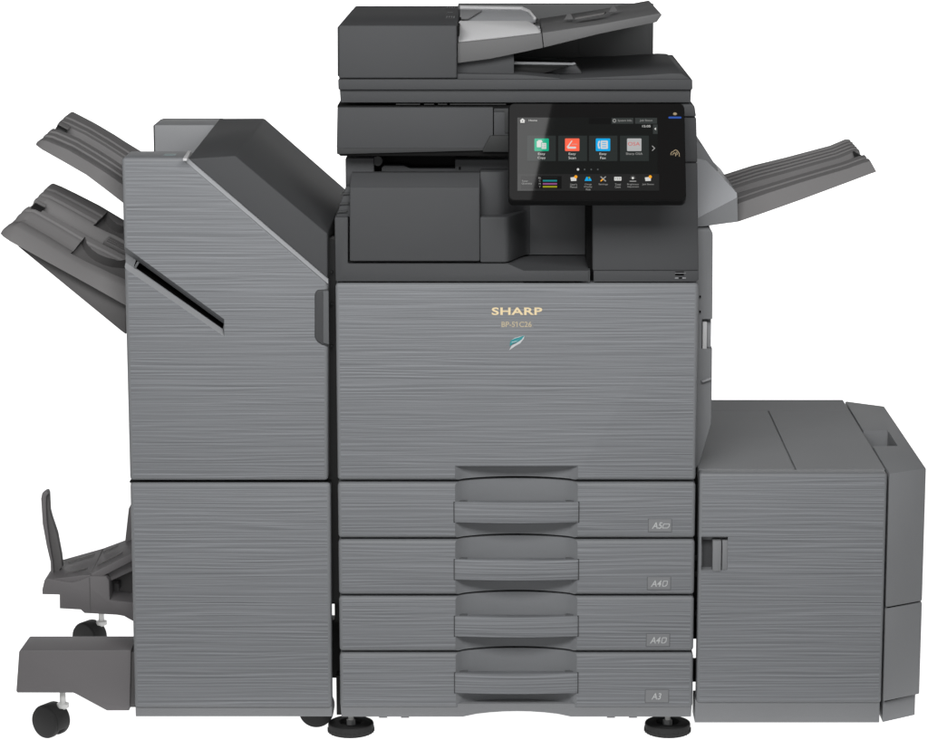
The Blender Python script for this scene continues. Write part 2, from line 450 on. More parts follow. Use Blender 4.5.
A2 = [Vector((P(350.5, 188, -0.003).x, 0.030, zt_)), Vector((A1[1].x, 0.030, zt_)), Vector((A1[1].x, 0.05, zt_)), Vector((A1[0].x + .002, 0.05, zt_))]
t.loops(A1, A2, 'dark', 0.002)
t.build('toner_door', pr)
# moulded column beside the door, curving into the recess
q = MB()
def curve_xy(xa, xb, y0, yb, xc, n=8):
    pts = [(xa, y0)]
    for i in range(n + 1):
        a = i / n
        s_ = a * a * (3 - 2 * a)
        pts.append((xb + (xc - xb) * a, y0 + (yb - y0) * s_))
    return pts
xa = X(480.0, 240); xb = X(505, 240); xc = X(531, 240)
pl = curve_xy(xa, xb, -0.001, 0.085, xc)
q.zprism(pl + [(xc, 0.12), (xa, 0.12)], Zc(262.4), Zc(216.6), 'dark', 0.003)
xa2 = X(480.0, 195, .03)
pl = curve_xy(xa2, X(497, 195, .03), 0.022, 0.085, X(531, 195, .06))
q.zprism(pl + [(X(531, 195, .06), 0.12), (xa2, 0.12)], Zc(218), Zc(171.5, .022), 'dark', 0.003)
q.build('side_moulding', pr)
q = MB()
q.box(X(508, 230, .085), X(592, 230, .085), 0.0851, 0.16, Zc(254.6, .085), Zc(160, .085), 'dark', 0)
# sloping floor of the recess
q.loops([P(508, 263.6, 0.002), P(524, 270.4, 0.002), P(590, 270.4, 0.002), P(590, 268.4, 0.03), P(590, 255.6, 0.085), P(530, 255.6, 0.085), P(521, 257.2, 0.07), P(513, 260.5, 0.03)],
        [v + Vector((0, 0, -0.02)) for v in [P(508, 263.6, 0.002), P(524, 270.4, 0.002), P(590, 270.4, 0.002), P(590, 268.4, 0.03), P(590, 255.6, 0.085), P(530, 255.6, 0.085), P(521, 257.2, 0.07), P(513, 260.5, 0.03)]], 'dark', 0)
q.build('recess', pr)
# right-hand cover, behind and below the touchscreen
q = MB()
q.prism([(592.6, 106), (691, 104), (694.6, 106), (696.2, 116.4), (592.6, 116.4)], 0.004, 0.2, 'dark', 0.002)
q.prism([(592.6, 117.6), (696.3, 117.6), (697.4, 162), (592.6, 162)], 0.004, 0.2, 'dark', 0.002)
q.prism([(592.6, 163), (697.4, 163), (698.6, 270.6), (592.6, 270.6)], 0.000, 0.2, 'dark', 0.0022, seg=3)
q.prism([(586, 203), (593.4, 203), (593.4, 262), (595.4, 272), (595.4, 281.2), (590.6, 281.2), (590, 272), (586, 262)], 0.03, 0.1, 'inner', 0)
q.build('side_cover', pr)
q = MB(); q.prism([(593.6, 269.5), (698.6, 269.5), (698.7, 279.5), (696, 281.8), (593.6, 281.8)], 0.0025, 0.15, 'dark', 0.0012)
sc_ = q.build('lower_trim', pr)
c = MB(); c.pbox(676, 273.6, 685, 277.6, -0.02, 0.012, 'inner', 0); cut(sc_, c)
q = MB(); q.pbox(675, 272.8, 685.8, 273.5, 0.0015, 0.004, 'grey', 0); q.pbox(675, 277.6, 678.4, 278.5, 0.0015, 0.004, 'lgrey', 0); q.pbox(682.4, 277.6, 685.8, 278.5, 0.0015, 0.004, 'lgrey', 0)
q.pbox(679, 277.2, 682, 278.6, 0.0018, 0.004, 'inner', 0)
q.build('usb_port', sc_)
# paper exit slot under the scanner
q = MB()
q.pbox(372, 150, 470, 172, 0.13, 0.19, 'inner', 0)
q.pbox(455, 159.5, 520, 174, 0.062, 0.12, 'dark', 0.002)
q.prism([(382, 167), (384, 165.6), (404, 165.8), (410, 168.4), (456, 168.6), (456, 174), (381, 174)], 0.06, 0.1, 'dark', 0.001)
q.pbox(458.8, 166.6, 460.8, 169.6, 0.0610, 0.063, 'inner', 0)
q.build('exit_slot', pr)
q = MB(); c0 = P(377.5, 161, 0.05); q.cyl(c0, c0 + Vector((0, .08, 0)), 0.0085, 0.0085, 'dark2', 28, bevel=0.001); q.build('roller', pr)

# ---- scanner
s = MB()
s.prism([(337.4, 107.4), (493.2, 107.4), (493.2, 144), (484, 148.5), (336.6, 148.5)], -0.002, 0.46, 'dark', 0.002)
s.prism([(336.6, 147.4), (492.6, 147.4), (492.6, 150.4), (337, 154.4)], -0.001, 0.46, 'dark2', 0.002)
s.prism([(337, 152), (492.6, 150), (560, 150), (560, 156.4), (340, 156)], 0.004, 0.46, 'inner', 0.002)
s.prism([(493.8, 108.8), (600, 108.8), (600, 136), (493.8, 136)], 0.0, 0.46, 'dark', 0.0015)
s.prism([(493.8, 135.8), (600, 135.8), (600, 152.5), (493.8, 152.5)], 0.006, 0.46, 'dark2', 0.0015)
s.prism([(482.6, 149.8), (490, 135.4), (560, 135.4), (560, 152), (482.6, 152)], -0.006, 0.02, 'bump', 0.002)  # shadowed cutout put in as a near-black piece
s.prism([(493.8, 109.6), (515, 109.6), (515, 111.4), (493.8, 111.4)], -0.002, 0.01, 'dark2', 0.0005)
s.pbox(504.6, 110, 509, 133, -0.003, 0.02, 'dark2', 0.001)
s.pbox(488, 108.5, 500, 153, 0.02, 0.4, 'inner', 0)
s.prism([(337.4, 105.4), (600, 105.4), (691, 104.4), (691, 110), (337.4, 108)], 0.012, 0.5, 'inner', 0)
for a, b2 in ((396, 420), (424, 434), (438, 447), (450, 506)): s.pbox(a, 103.6, b2, 104.8, 0.008, 0.02, 'black', 0)
s.build('scanner', pr)

# ---- document feeder
fd = MB()
fd.prism([(338, 79.2), (692.4, 79.2), (692.6, 89.6), (338.4, 89.6)], -0.002, 0.52, 'dark', 0.0018)
fd.prism([(339.6, 88.8), (691.4, 88.8), (690.6, 102.6), (340.6, 102.6)], 0.006, 0.52, 'dark', 0.0018)
fd.prism([(556, 79), (640, 75.2), (672, 73.2), (682, 73.6), (691, 79.6)], 0.004, 0.43, 'dark', 0.001)
fd.build('feeder_base', pr)
fh = MB()
fh.prism([(338.4, 25.2), (457, 25.2), (457, 78.4), (338.6, 78.4)], 0.0, 0.53, 'dark', 0.003, seg=3)
fh.prism([(337.4, 27), (339, 27), (339, 76), (337.6, 76)], 0.03, 0.5, 'dark2', 0.0005)
feed = fh.build('feeder_housing', pr)
# moulded status marks on the housing's top
zt_ = P(400, 25.2, 0).z
for (a0, a1, b0, b1) in ((445, 456, 6.2, 9), (446.6, 453, 12, 13), (444.6, 455.6, 15.4, 18.8)):
    mk = MB(); p0 = PZ(a0, b1, zt_); p1 = PZ(a1, b0, zt_)
    mk.box(p0.x, p1.x, p0.y, p1.y, zt_ - .001, zt_ + .0006, 'dark2', 0)
    for k in range(4):
        x = p0.x + (p1.x - p0.x) * (k + .5) / 4.2
        mk.box(x, x + (p1.x - p0.x) * .12, p0.y + (p1.y - p0.y) * .3, p1.y - (p1.y - p0.y) * .25, zt_, zt_ + .0009, 'grey', 0)
    mk.build('status_mark', feed)
it = MB()
it.prism([(457, 26.5), (459.2, 26.5), (459.2, 36), (457, 36)], 0.006, 0.30, 'inner', 0)
it.build('feed_slot', feed)
# rear wall
rw = MB()
zf = Zc(78.6, 0)
x1 = X(653.4, 30, .43)
rw.box(X(458, 30, .43), x1, 0.43, 0.45, zf, Zc(3.6, .43), 'wall', 0.002)
rw.prism([(579, 20), (650, 20), (650, 56.6), (582, 56.6), (579, 53.5)], 0.4285, 0.44, 'wall', 0.001)
rw.build('rear_wall', pr)
# lower inner wall below the input tray
iw = MB()
iw.prism([(457, 50), (512, 50), (514, 58), (514, 73.6), (500, 74), (457, 74)], 0.03, 0.4, 'dark', 0.001)
iw.prism([(457, 73.6), (520, 74.4), (560, 78), (560, 80), (457, 80)], 0.008, 0.4, 'dark', 0.001)
iw.build('inner_wall', pr)
eg = MB()
eg.prism([(514, 61.5), (572, 62.8), (575, 62.4), (576, 64.2), (573, 65), (514, 64.2)], 0.05, 0.056, 'grey', 0.0005)
eg.prism([(514, 64.2), (570, 65.6), (545, 73), (533, 75), (514, 73.6)], 0.07, 0.2, 'black', 0.0008)
eg.prism([(552, 68), (576, 65), (582, 73), (534, 75)], 0.1, 0.2, 'dark', 0.001)
eg.build('exit_guide', pr)
# input tray: sloping slab in two pieces
tr = MB()
tr.prism([(457.6, 42.6), (500, 38.4), (541.6, 32.8), (543.2, 47.6), (520, 52.6), (490, 58.8), (457.6, 63)], 0.012, 0.38, 'traygrey', 0.0012)
tr.prism([(542.2, 32.6), (600, 24), (660.2, 13), (662, 14.6), (656.6, 22), (600, 33.6), (543.8, 47.4)], 0.012, 0.37, 'traygrey', 0.0012)
inp = tr.build('input_tray', pr)
tr = MB()
for (a, b2, yy) in ((569, 12.2, .16), (613.4, 4.6, .16)):
    A = [P(a - 5.4, b2 + 7.6, yy), P(a + 4.4, b2 + 6.6, yy - .01), P(a + 3.6, b2 + 5, yy + .04), P(a - 3, b2 + 6.6, yy + .04)]
    B = [P(a - 1.2, b2 + .6, yy + .01), P(a + 1.2, b2 + .2, yy + .01), P(a + 1.4, b2 + .4, yy + .02), P(a - .6, b2 + .6, yy + .02)]
    tr.loops(A, B, 'traygrey', 0.001)
A = [P(575, 19.6, .1), P(604, 14.4, .1), P(606, 13, .13), P(577, 18, .13)]
tr.loops(A, [v + Vector((0, 0, .003)) for v in A], 'traydark', 0.0005)
tr.build('paper_stop', inp)
gd = MB()
A = [P(458, 41.4, .02), P(540, 32.6, .02), P(541, 31.2, .03), P(536, 25.4, .075), P(530, 21.6, .10), P(526, 20.6, .105), P(460, 20.2, .105), P(458.6, 22, .10)]
gd.loops(A, [v + Vector((0, .012, -.010)) for v in A], 'vlgrey', 0.0012)
gd.build('paper_guide', inp)
gd = MB()
A = [P(460, 20.6, .24), P(530, 21.4, .24), P(536, 20.6, .25), P(535, 18, .27), P(529, 11.6, .31), P(522, 8, .33), P(460, 7.2, .33)]
gd.loops(A, [v + Vector((0, .010, -.012)) for v in A], 'lgrey', 0.001)
A = [P(460, 19.6, .238), P(468, 19.6, .238), P(482, 11, .298), P(460, 10.4, .298)]
gd.loops(A, [v + Vector((0, -.002, .002)) for v in A], 'dimgrey', 0.0003)  # slightly darker grey patch on the rear guide
A = [P(460, 7.4, .328), P(522, 8.2, .328), P(530, 12, .308), P(536, 19.6, .258), P(533.6, 19.4, .258), P(528, 12.8, .306), P(521, 9.6, .322), P(460, 8.8, .322)]
gd.loops(A, [v + Vector((0, -.002, .004)) for v in A], 'vlgrey', 0.0003)
gd.build('paper_guide', inp)
for k in range(3):
    gd = MB()
    A = [P(533 + k * 2, 22.6 + k * 2.6, .12 - k * .03), P(538 + k * .8, 22.4 + k * 2.6, .12 - k * .03), P(539 + k * .8, 23.6 + k * 2.6, .11 - k * .03), P(534 + k * 2, 23.8 + k * 2.6, .11 - k * .03)]
    gd.loops(A, [v + Vector((0, 0, -.004)) for v in A], 'black' if k == 0 else 'grey', 0.0003)
    gd.build('guide_rack', inp)

# ---- touchscreen panel
pt = P(597, 103, -0.035); pb_ = P(597, 199.5, -0.125)
EY = (Vector((0, pt.y, pt.z)) - Vector((0, pb_.y, pb_.z))).normalized(); EX = Vector((1, 0, 0)); EN = EX.cross(EY)
if EN.y > 0: EN = -EN
CAMP = Vector((0, -DIST, HCAM))
def PP(px, py, off=0.0):
    d = ray(px, py); o_ = pb_ + EN * 0.0
    p = CAMP + d * ((o_ - CAMP).dot(EN) / d.dot(EN))
    return p + EN * off
def rrect(x0, y0, x1, y1, r, n=5, sk=0.0):
    pts = []
    for (cx, cy, a0) in ((x1 - r, y1 - r, 0), (x0 + r, y1 - r, 90), (x0 + r, y0 + r, 180), (x1 - r, y0 + r, 270)):
        for i in range(n + 1):
            a = R(a0 + 90 * i / n); pts.append((cx + r * math.cos(a), cy + r * math.sin(a)))
    return pts
cp = MB()
ol = rrect(508.2, 103, 685.4, 200.5, 5)
ol = [(x + (1.0 if x > 600 else 0) * (y - 150) / 50, y) for x, y in ol]
A = [PP(x, y, 0) for x, y in ol]; B = [v - EN * 0.021 for v in A]
cp.loops([v - EN * .0004 for v in A], B, 'matte', 0.0025, seg=3)
ctr = PP(597, 150)
t_ = [ctr + (v - ctr) * 0.985 for v in A]
cp.loops(t_, [v - EN * .001 for v in t_], 'bezel', 0)
c_ = (PP(597, 150, 0) - EN * .022)
cp.box(c_.x - .05, c_.x + .05, c_.y + .01, 0.06, c_.z - .03, c_.z + .03, 'black', 0.006)
panel = cp.build('control_panel', pr)
# small strip softbox mirrored in the left part of the glass
def mirror(px, py, L_):
    p = PP(px, py); d_ = ray(px, py).normalized(); rd = d_ - EN * (2 * d_.dot(EN)); return p, rd
p_, rd0 = mirror(541, 150, 0)
def onplane(px, py, L_=1.9):
    p, rd = mirror(px, py, 0); c0 = p_ + rd0 * L_
    return p + rd * ((c0 - p).dot(rd0) / rd.dot(rd0))
e0, e1 = onplane(553.5, 96), onplane(529.2, 208)
lft = onplane(497, 150); ey = (e1 - e0).normalized(); mid = (e0 + e1) / 2
ex = (lft - mid); ex = (ex - ey * ex.dot(ey)); W_ = ex.length; ex.normalize()
ez = ex.cross(ey)
if ez.dot(rd0) < 0: ex = -ex; ez = ex.cross(ey); sgn_ = -1
else: sgn_ = 1
wd, ht = W_, (e1 - e0).length
ctr_ = mid + ex * sgn_ * wd / 2
ll = bpy.data.lights.new('strip_softbox', 'AREA'); ll.shape = 'RECTANGLE'; ll.size = wd; ll.size_y = ht
ll.energy = GLARE * wd * ht * math.pi
ls = bpy.data.objects.new('strip_softbox', ll); COL.objects.link(ls)
ls.matrix_world = Matrix((( ex.x, ey.x, ez.x, ctr_.x), (ex.y, ey.y, ez.y, ctr_.y), (ex.z, ey.z, ez.z, ctr_.z), (0, 0, 0, 1)))
sm = MB()
rect(sm, 517.4, 117.6, 657.6, 191, 'scr', PP, .0006)
rect(sm, 588.8, 118.2, 611, 124.2, 'scrblk', PP, .0007)
rect(sm, 518.0, 174.2, 659.2, 190.8, 'scrbar', PP, .0008)
sm.build('screen', panel)
# header row
sm = MB()
rect(sm, 519, 118.4, 528, 123.8, 'scrblk', PP, .0008)
flat(sm, [(519.6, 120.8), (522.5, 118.4), (525.4, 120.8), (524.6, 120.8), (524.6, 122.9), (520.4, 122.9), (520.4, 120.8)][::-1], 'scrtxt', PP, .0010)
disc(sm, 522.5, 121.3, .6, 'scrblk', PP, .0012, 10)
put_text(sm, 'Home', 'scrtxt', PP, 533, 120.5, 8.4, 1.8, off=.0010); sm.build('home_button', panel)
sm = MB(); rect(sm, 611.6, 118, 633.4, 123.8, 'scrbtn', PP, .0009)
disc(sm, 614.4, 120.8, 1.8, 'scrtxt2', PP, .0010); disc(sm, 614.4, 120.8, 1.1, 'scrbtn', PP, .0011)
put_text(sm, 'System Info.', 'scrtxt2', PP, 625, 120.9, 14.4, 2.5, off=.0011); sm.build('info_button', panel)
sm = MB(); rect(sm, 635, 118, 657, 123.8, 'scrbtn', PP, .0009)
put_text(sm, 'Job Status', 'scrtxt2', PP, 646, 120.8, 12.4, 2.4, off=.0011); sm.build('status_button', panel)
sm = MB(); put_text(sm, '15:05', 'scrtxt', PP, 646.4, 126.3, 8.2, 2.2, off=.0010); sm.build('clock', panel)
sm = MB(); rect(sm, 653, 124.6, 657.6, 134, 'scrbtn', PP, .0009)
flat(sm, [(654.2, 129), (656.0, 130.4), (656.0, 127.6)], 'scrtxt', PP, .0011); sm.build('drawer_tab', panel)
sm = MB(); flat(sm, [(651.8, 146.2), (652.4, 145.7), (655.2, 148.4), (652.4, 151.1), (651.8, 150.6), (654, 148.4)][::-1], 'scrtxt2', PP, .0010); sm.build('next_arrow', panel)
sm = MB()
for k, (x, r, mt) in enumerate(((578, 1.2, 'scrtxt'), (584.6, .8, 'scrdot'), (591.2, .8, 'scrdot'), (597.8, .8, 'scrdot'))): disc(sm, x, 169.6, r, mt, PP, .0010)
sm.build('page_dots', panel)
# four app tiles
for k, (x0, x1, ic) in enumerate(((527.2, 555.8, 'scrgreen'), (558.2, 587, 'scror'), (589, 617.4, 'scrblue'), (620, 648.8, 'scrgrey'))):
    sm = MB(); rect(sm, x0, 135.8, x1, 161.2, 'scrtile', PP, .0009)
    ix = (534.4, 565, 595.8, 627)[k]; iw_ = 14.4
    flat(sm, rrect(ix, 138.6, ix + iw_, 151.2, .8, 3)[::-1], ic, PP, .0010)
    cx = ix + iw_ / 2; cy = 144.9
    if k == 0:
        flat(sm, rrect(ix + 2.4, 141.2, ix + 8, 147.4, .5, 2)[::-1], 'scrtxt', PP, .0011)
        flat(sm, rrect(ix + 3.6, 140.2, ix + 7.4, 141.4, .4, 2)[::-1], 'scrtxt', PP, .0011)
        flat(sm, rrect(ix + 6.6, 142.6, ix + 12.4, 149.6, .6, 2)[::-1], 'scrgreen', PP, .0012)
        flat(sm, rrect(ix + 7.2, 143.2, ix + 11.9, 149.2, .5, 2)[::-1], 'scrtxt', PP, .0013)
        for yy in (144.8, 146.4, 147.9):
            for xx in (8.2, 9.6, 11): rect(sm, ix + xx - .35, yy - .3, ix + xx + .35, yy + .3, 'scrgreen', PP, .0014)
        put_text(sm, 'Easy', 'scrtxt', PP, cx, 154.3, 7, 2.8, off=.0011); put_text(sm, 'Copy', 'scrtxt', PP, cx, 158.2, 8, 2.8, off=.0011)
    elif k == 1:
        flat(sm, [(ix + 6.6, 140.6), (ix + 7.4, 141.1), (ix + 3.6, 146.8), (ix + 10.6, 146.8), (ix + 11, 147.3), (ix + 11, 148.4), (ix + 10.4, 148.8), (ix + 2.8, 148.8), (ix + 1.8, 147)][::-1], 'scrtxt', PP, .0011)
        put_text(sm, 'edy', 'scrgrey', PP, ix + 9.6, 144.4, 5.4, 1.6, off=.0011)
        put_text(sm, 'Easy', 'scrtxt', PP, cx, 154.3, 7, 2.8, off=.0011); put_text(sm, 'Scan', 'scrtxt', PP, cx, 158.0, 7.4, 2.5, off=.0011)
    elif k == 2:
        flat(sm, rrect(ix + 4.8, 140.8, ix + 12, 149, .6, 2)[::-1], 'scrtxt', PP, .0011)
        for yy in (142.6, 144.8, 147): rect(sm, ix + 6.2, yy - .4, ix + 10.4, yy + .4, 'scrblue', PP, .0012)
        flat(sm, [(ix + 2.4, 141.6), (ix + 3.8, 140.8), (ix + 4.2, 142.6), (ix + 3.3, 143.4), (ix + 3.3, 146.6), (ix + 4.2, 147.4), (ix + 3.8, 149.2), (ix + 2.4, 148.4), (ix + 1.8, 145)][::-1], 'scrtxt', PP, .0013)
        put_text(sm, 'Easy', 'scrtxt', PP, cx, 154.3, 7, 2.8, off=.0011); put_text(sm, 'Fax', 'scrtxt', PP, cx, 158.0, 5.6, 2.5, off=.0011)
    else:
        put_text(sm, 'OSA', 'scrred', PP, cx - .3, 144.0, 12, 3.6, off=.0011)
        put_text(sm, 'Sharp OSA', 'scrtxt2', PP, cx, 154.2, 16.6, 3.0, off=.0011)
    sm.build('app_tile', panel)
# toner gauge
sm = MB(); rect(sm, 521, 176.2, 561.6, 188.8, 'scrblk', PP, .0009)
put_text(sm, 'Toner', 'scrtxt2', PP, 524.9, 181.2, 6.4, 1.7, off=.0011); put_text(sm, 'Quantity', 'scrtxt2', PP, 526.8, 183.9, 10.4, 2.1, off=.0011)
for yy, cc, s_ in ((178.1, None, 'Bk'), (180.9, 'scrcy', 'C'), (184.0, 'scrmag', 'M'), (186.9, 'scryl', 'Y')):
    put_text(sm, s_, 'scrtxt2', PP, 539.8, yy, 2.8 if s_ == 'Bk' else 1.7, 1.7, off=.0011)
    rect(sm, 542.8, yy - .8, 557, yy + .8, cc or 'scr', PP, .0011)
sm.build('toner_gauge', panel)
# bottom row of menu items
items = [(573.6, ("User's", 'Manual'), 'book'), (588.2, ('Change', 'Display', 'Mode'), 'disp'), (603.2, ('Settings',), 'tool'), (617.8, ('Total', 'Count'), 'count'), (633, ('Brightness', 'Adjustment'), 'bright'), (648, ('Job Status',), 'book')]
for cx, lines, ic in items:
    sm = MB()
    if ic == 'book':
        flat(sm, [(cx - 3.2, 177.6), (cx + 2.8, 177), (cx + 2.8, 181), (cx - 2.6, 181.2)][::-1], 'scrtxt', PP, .0010)
        disc(sm, cx + 2.2, 177, 1.6, 'scryel', PP, .0011)
    elif ic == 'disp':
        flat(sm, [(cx - 3.6, 181), (cx - 1.8, 177), (cx - .6, 177), (cx + .4, 181)][::-1], 'scrblue', PP, .0010)
        flat(sm, [(cx + .2, 181), (cx + .8, 178.4), (cx + 2.4, 178.4), (cx + 3.4, 181)][::-1], 'scrblue', PP, .0010)
        rect(sm, cx, 177, cx + 1.8, 178.6, 'scryl', PP, .0011)
    elif ic == 'tool':
        flat(sm, [(cx - 3, 177), (cx - 2.2, 176.4), (cx + 3, 181), (cx + 2.2, 181.8)][::-1], 'scrtxt2', PP, .0010)
        flat(sm, [(cx + 2.2, 176.4), (cx + 3, 177), (cx, 179.6), (cx - .7, 178.9)][::-1], 'scrtxt2', PP, .0011)
        flat(sm, [(cx - 3, 181), (cx - .8, 178.9), (cx + .3, 179.7), (cx - 2.2, 181.8)][::-1], 'scryel', PP, .0012)
    elif ic == 'count':
        flat(sm, rrect(cx - 3.6, 177, cx + 3.6, 180.8, .5, 2)[::-1], 'scrtxt', PP, .0010)
        put_text(sm, '123', 'scrdot', PP, cx, 178.9, 5, 1.8, off=.0011)
    else:
        disc(sm, cx - .2, 178.2, 1.2, 'scrtxt', PP, .0010)
        rect(sm, cx - 3.4, 180.9, cx + 3.2, 181.8, 'scrtxt2', PP, .0010)
        for a in range(0, 181, 45):
            rect(sm, cx - .4 + 2.2 * math.cos(R(a)), 177.9 - 2.2 * math.sin(R(a)), cx + .1 + 2.2 * math.cos(R(a)), 178.4 - 2.2 * math.sin(R(a)), 'scrtxt2', PP, .0010)
    for k, ln in enumerate(lines):
        put_text(sm, ln, 'scrtxt2', PP, cx, 184.6 + k * 2.5, min(len(ln) * 1.15, 12), 1.9, off=.0011)
    sm.build('menu_item', panel)
sm = MB(); flat(sm, rrect(668.4, 116.7, 681.4, 118.6, .9, 3)[::-1], 'lampblue', PP, .0008); sm.build('indicator_light', panel)
sm = MB()
for a in (0, 60, 120): flat(sm, [(675 + 1.7 * math.cos(R(a + b_)) * (1.2), 113.9 + 1.5 * math.sin(R(a + b_))) for b_ in (20, -20, -160, -200)], 'nfc', PP, .0007 + a * 1e-6)
sm.build('power_mark', panel)
sm = MB()
def arcstroke(mb, cx, cy, r, a0, a1, wd, off):
    n = 10
    o1 = [(cx + (r + wd / 2) * math.cos(R(a0 + (a1 - a0) * i / n)), cy - (r + wd / 2) * math.sin(R(a0 + (a1 - a0) * i / n))) for i in range(n + 1)]
    o2 = [(cx + (r - wd / 2) * math.cos(R(a0 + (a1 - a0) * i / n)), cy - (r - wd / 2) * math.sin(R(a0 + (a1 - a0) * i / n))) for i in range(n + 1)]
    flat(mb, o1 + o2[::-1], 'nfc', PP, off)
kk = 0
for pl in ([(671, 155), (670.9, 153.6), (671.6, 152.2), (673, 151.6), (674.2, 150.6), (675.5, 149.9), (676.9, 150.5), (678.3, 152), (679.2, 153.8), (679.4, 156.6)],
           [(672.6, 155), (673.4, 153.6), (674.4, 152.8), (675.2, 153.2), (675.6, 154.4), (675.6, 156.2)], [(676.2, 152), (677, 153), (677.2, 154.2), (676.6, 155)]):
    for (x0, y0), (x1_, y1_) in zip(pl, pl[1:]):
        L_ = math.hypot(x1_ - x0, y1_ - y0); ux, uy = (x1_ - x0) / L_, (y1_ - y0) / L_; nx, ny = -uy * .36, ux * .36; kk += 1
        flat(sm, [(x0 - nx - ux * .15, y0 - ny - uy * .15), (x0 + nx - ux * .15, y0 + ny - uy * .15), (x1_ + nx + ux * .15, y1_ + ny + uy * .15), (x1_ - nx + ux * .15, y1_ - ny + uy * .15)], 'nfc', PP, .0007 + kk * 2e-6)
sm.build('card_reader_mark', panel)

# ---- right side of the printer: conveying column, exit casing and tray
cl = MB()
cl.prism([(686, 229), (710, 228.6), (713, 233), (712.6, 300), (711.8, 400), (711.4, 424), (700.6, 461), (698, 468), (686, 470)], 0.06, 0.46, 'grey', 0.003)
col_ = cl.build('side_door', pr)
c = MB(); c.pbox(703, 322, 716, 352, 0.03, 0.09, 'grey', 0); cut(col_, c)
cl = MB(); cl.pbox(702.6, 322, 706.8, 352, 0.0605, 0.07, 'vlgrey', 0.0005); cl.pbox(706.6, 322, 711, 352, 0.078, 0.1, 'lgrey', 0.0005)
cl.build('door_handle', col_)
cl = MB()
cl.prism([(701.4, 381), (711, 377.8), (711.4, 379.6), (703, 382.6)], 0.052, 0.07, 'lgrey', 0.0005)
cl.build('lower_ledge', col_)
cl = MB()
cl.pbox(699.6, 296, 701, 297.6, 0.055, 0.07, 'inner', 0); cl.build('hinge_mark', col_); cl = MB(); cl.pbox(699.6, 311, 701, 312.6, 0.055, 0.07, 'inner', 0)
cl.build('hinge_mark', col_)
cs = MB()
# lower band of the casing
Yl = 0.07
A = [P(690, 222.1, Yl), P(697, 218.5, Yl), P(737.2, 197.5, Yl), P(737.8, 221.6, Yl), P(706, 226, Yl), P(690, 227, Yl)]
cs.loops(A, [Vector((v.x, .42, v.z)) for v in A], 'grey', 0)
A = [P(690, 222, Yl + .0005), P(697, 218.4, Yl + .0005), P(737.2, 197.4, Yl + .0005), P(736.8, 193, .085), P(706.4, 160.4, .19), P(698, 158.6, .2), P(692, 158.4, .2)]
cs.loops(A, [Vector((v.x, .42, v.z - .0)) for v in A], 'casing', 0)  # upper face in paler plastic, the light it catches put into colour
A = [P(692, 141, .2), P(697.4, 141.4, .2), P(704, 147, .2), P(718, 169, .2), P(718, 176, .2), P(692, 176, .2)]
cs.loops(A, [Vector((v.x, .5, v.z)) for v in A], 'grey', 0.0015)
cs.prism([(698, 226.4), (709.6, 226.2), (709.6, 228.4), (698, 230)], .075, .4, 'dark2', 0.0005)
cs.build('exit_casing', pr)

def lerp(a, b, t): return a + (b - a) * t
def tray(stations, prof, Yf, Yb, th=0.012, n_sub=5):
    """stations: (front-lower px, front-upper px, back px) along the tray; prof: (t, height) across it"""
    mb = MB(); rows = []
    st = []
    for i in range(len(stations) - 1):
        for k in range(n_sub):
            u = k / n_sub
            st.append(tuple((lerp(stations[i][j][0], stations[i + 1][j][0], u), lerp(stations[i][j][1], stations[i + 1][j][1], u)) for j in range(3)) + (lerp(stations[i][3], stations[i + 1][3], u),))
    st.append(stations[-1])
    for fl, fu, bk, amp in st:
        a = P(*fl, Yf); b_ = P(*fu, Yf + .012); c_ = P(*bk, Yb)
        row = [a]
        for t, h in prof:
            p = lerp(b_, c_, t); row.append(p + Vector((0, 0, h * amp * .8)))
        row.append(c_ + Vector((0, .004, -.02))); row.append(lerp(a, c_, .5) + Vector((0, 0, -.028 - .0)))
        rows.append(row)
    return mb, rows

# right exit tray
prof = [(0, 0), (.05, .001), (.10, .001), (.11, -.003), (.17, -.003), (.18, .0), (.27, .001), (.31, -.010), (.46, -.012), (.50, -.002), (.56, 0), (.57, -.002), (.61, -.002), (.62, .001), (.66, .001), (.67, -.001), (.71, -.001), (.72, .002), (.76, .002), (.77, 0), (.81, 0), (.82, .003), (.87, .003), (.88, .0), (.92, .0), (.93, .004), (1.0, .002)]
mb, rows = tray([((730, 222.8), (730, 204.5), (719, 177.5), .6), ((738.3, 221.6), (738, 203.6), (724, 175.2), .8), ((765, 212.4), (765, 194), (752, 166.4), 1.0), ((800, 200), (800, 182.6), (786, 158.2), 1.1),
                 ((850, 181.4), (848, 168.4), (830, 146.4), 1.0), ((869, 174.2), (864, 162.6), (845, 140), .9), ((876.4, 171.6), (870.4, 160.8), (849, 139.8), .6)], prof, 0.09, 0.30)
mb.grid(rows, 'tray', closed=True)
et = mb.build('exit_tray', pr, 28)
EXIT_TRAY = et
# ================================================================== FINISHER
fi = thing('stacking_finisher', (-0.5, 0.3, 0), 'grey brushed paper finisher on the left with two output trays, diagonal slot and castors', 'paper finisher')
FL, FR = X(121.5, 158), X(328, 281)
b = MB()
zA, zB = Zc(715), Zc(345)
b.box(FL + .012, FR - .05, 0.03, 0.58, zA, zB, 'grey', 0.002)
b.prism([(130, 204), (200, 204), (300, 272), (300, 350), (130, 350)], 0.101, 0.58, 'grey', 0.002)
b.build('body', fi)
b = MB()
for (a, c2) in ((238, 604), (620, 678)):
    b.box(FR - .052, FR + .008, 0.10, 0.13, Zc(c2, .1), Zc(a, .1), 'black', 0)
b.box(FR - .03, XL + .0, 0.035, 0.06, Zc(603, .035), Zc(239, .035), 'black', 0)
for yy in (271, 303, 345): b.pbox(330.6, yy, 332.6, yy + 3, 0.025, 0.05, 'black', 0.001)
b.pbox(334.6, 600, 340, 622, 0.05, 0.08, 'black', 0)
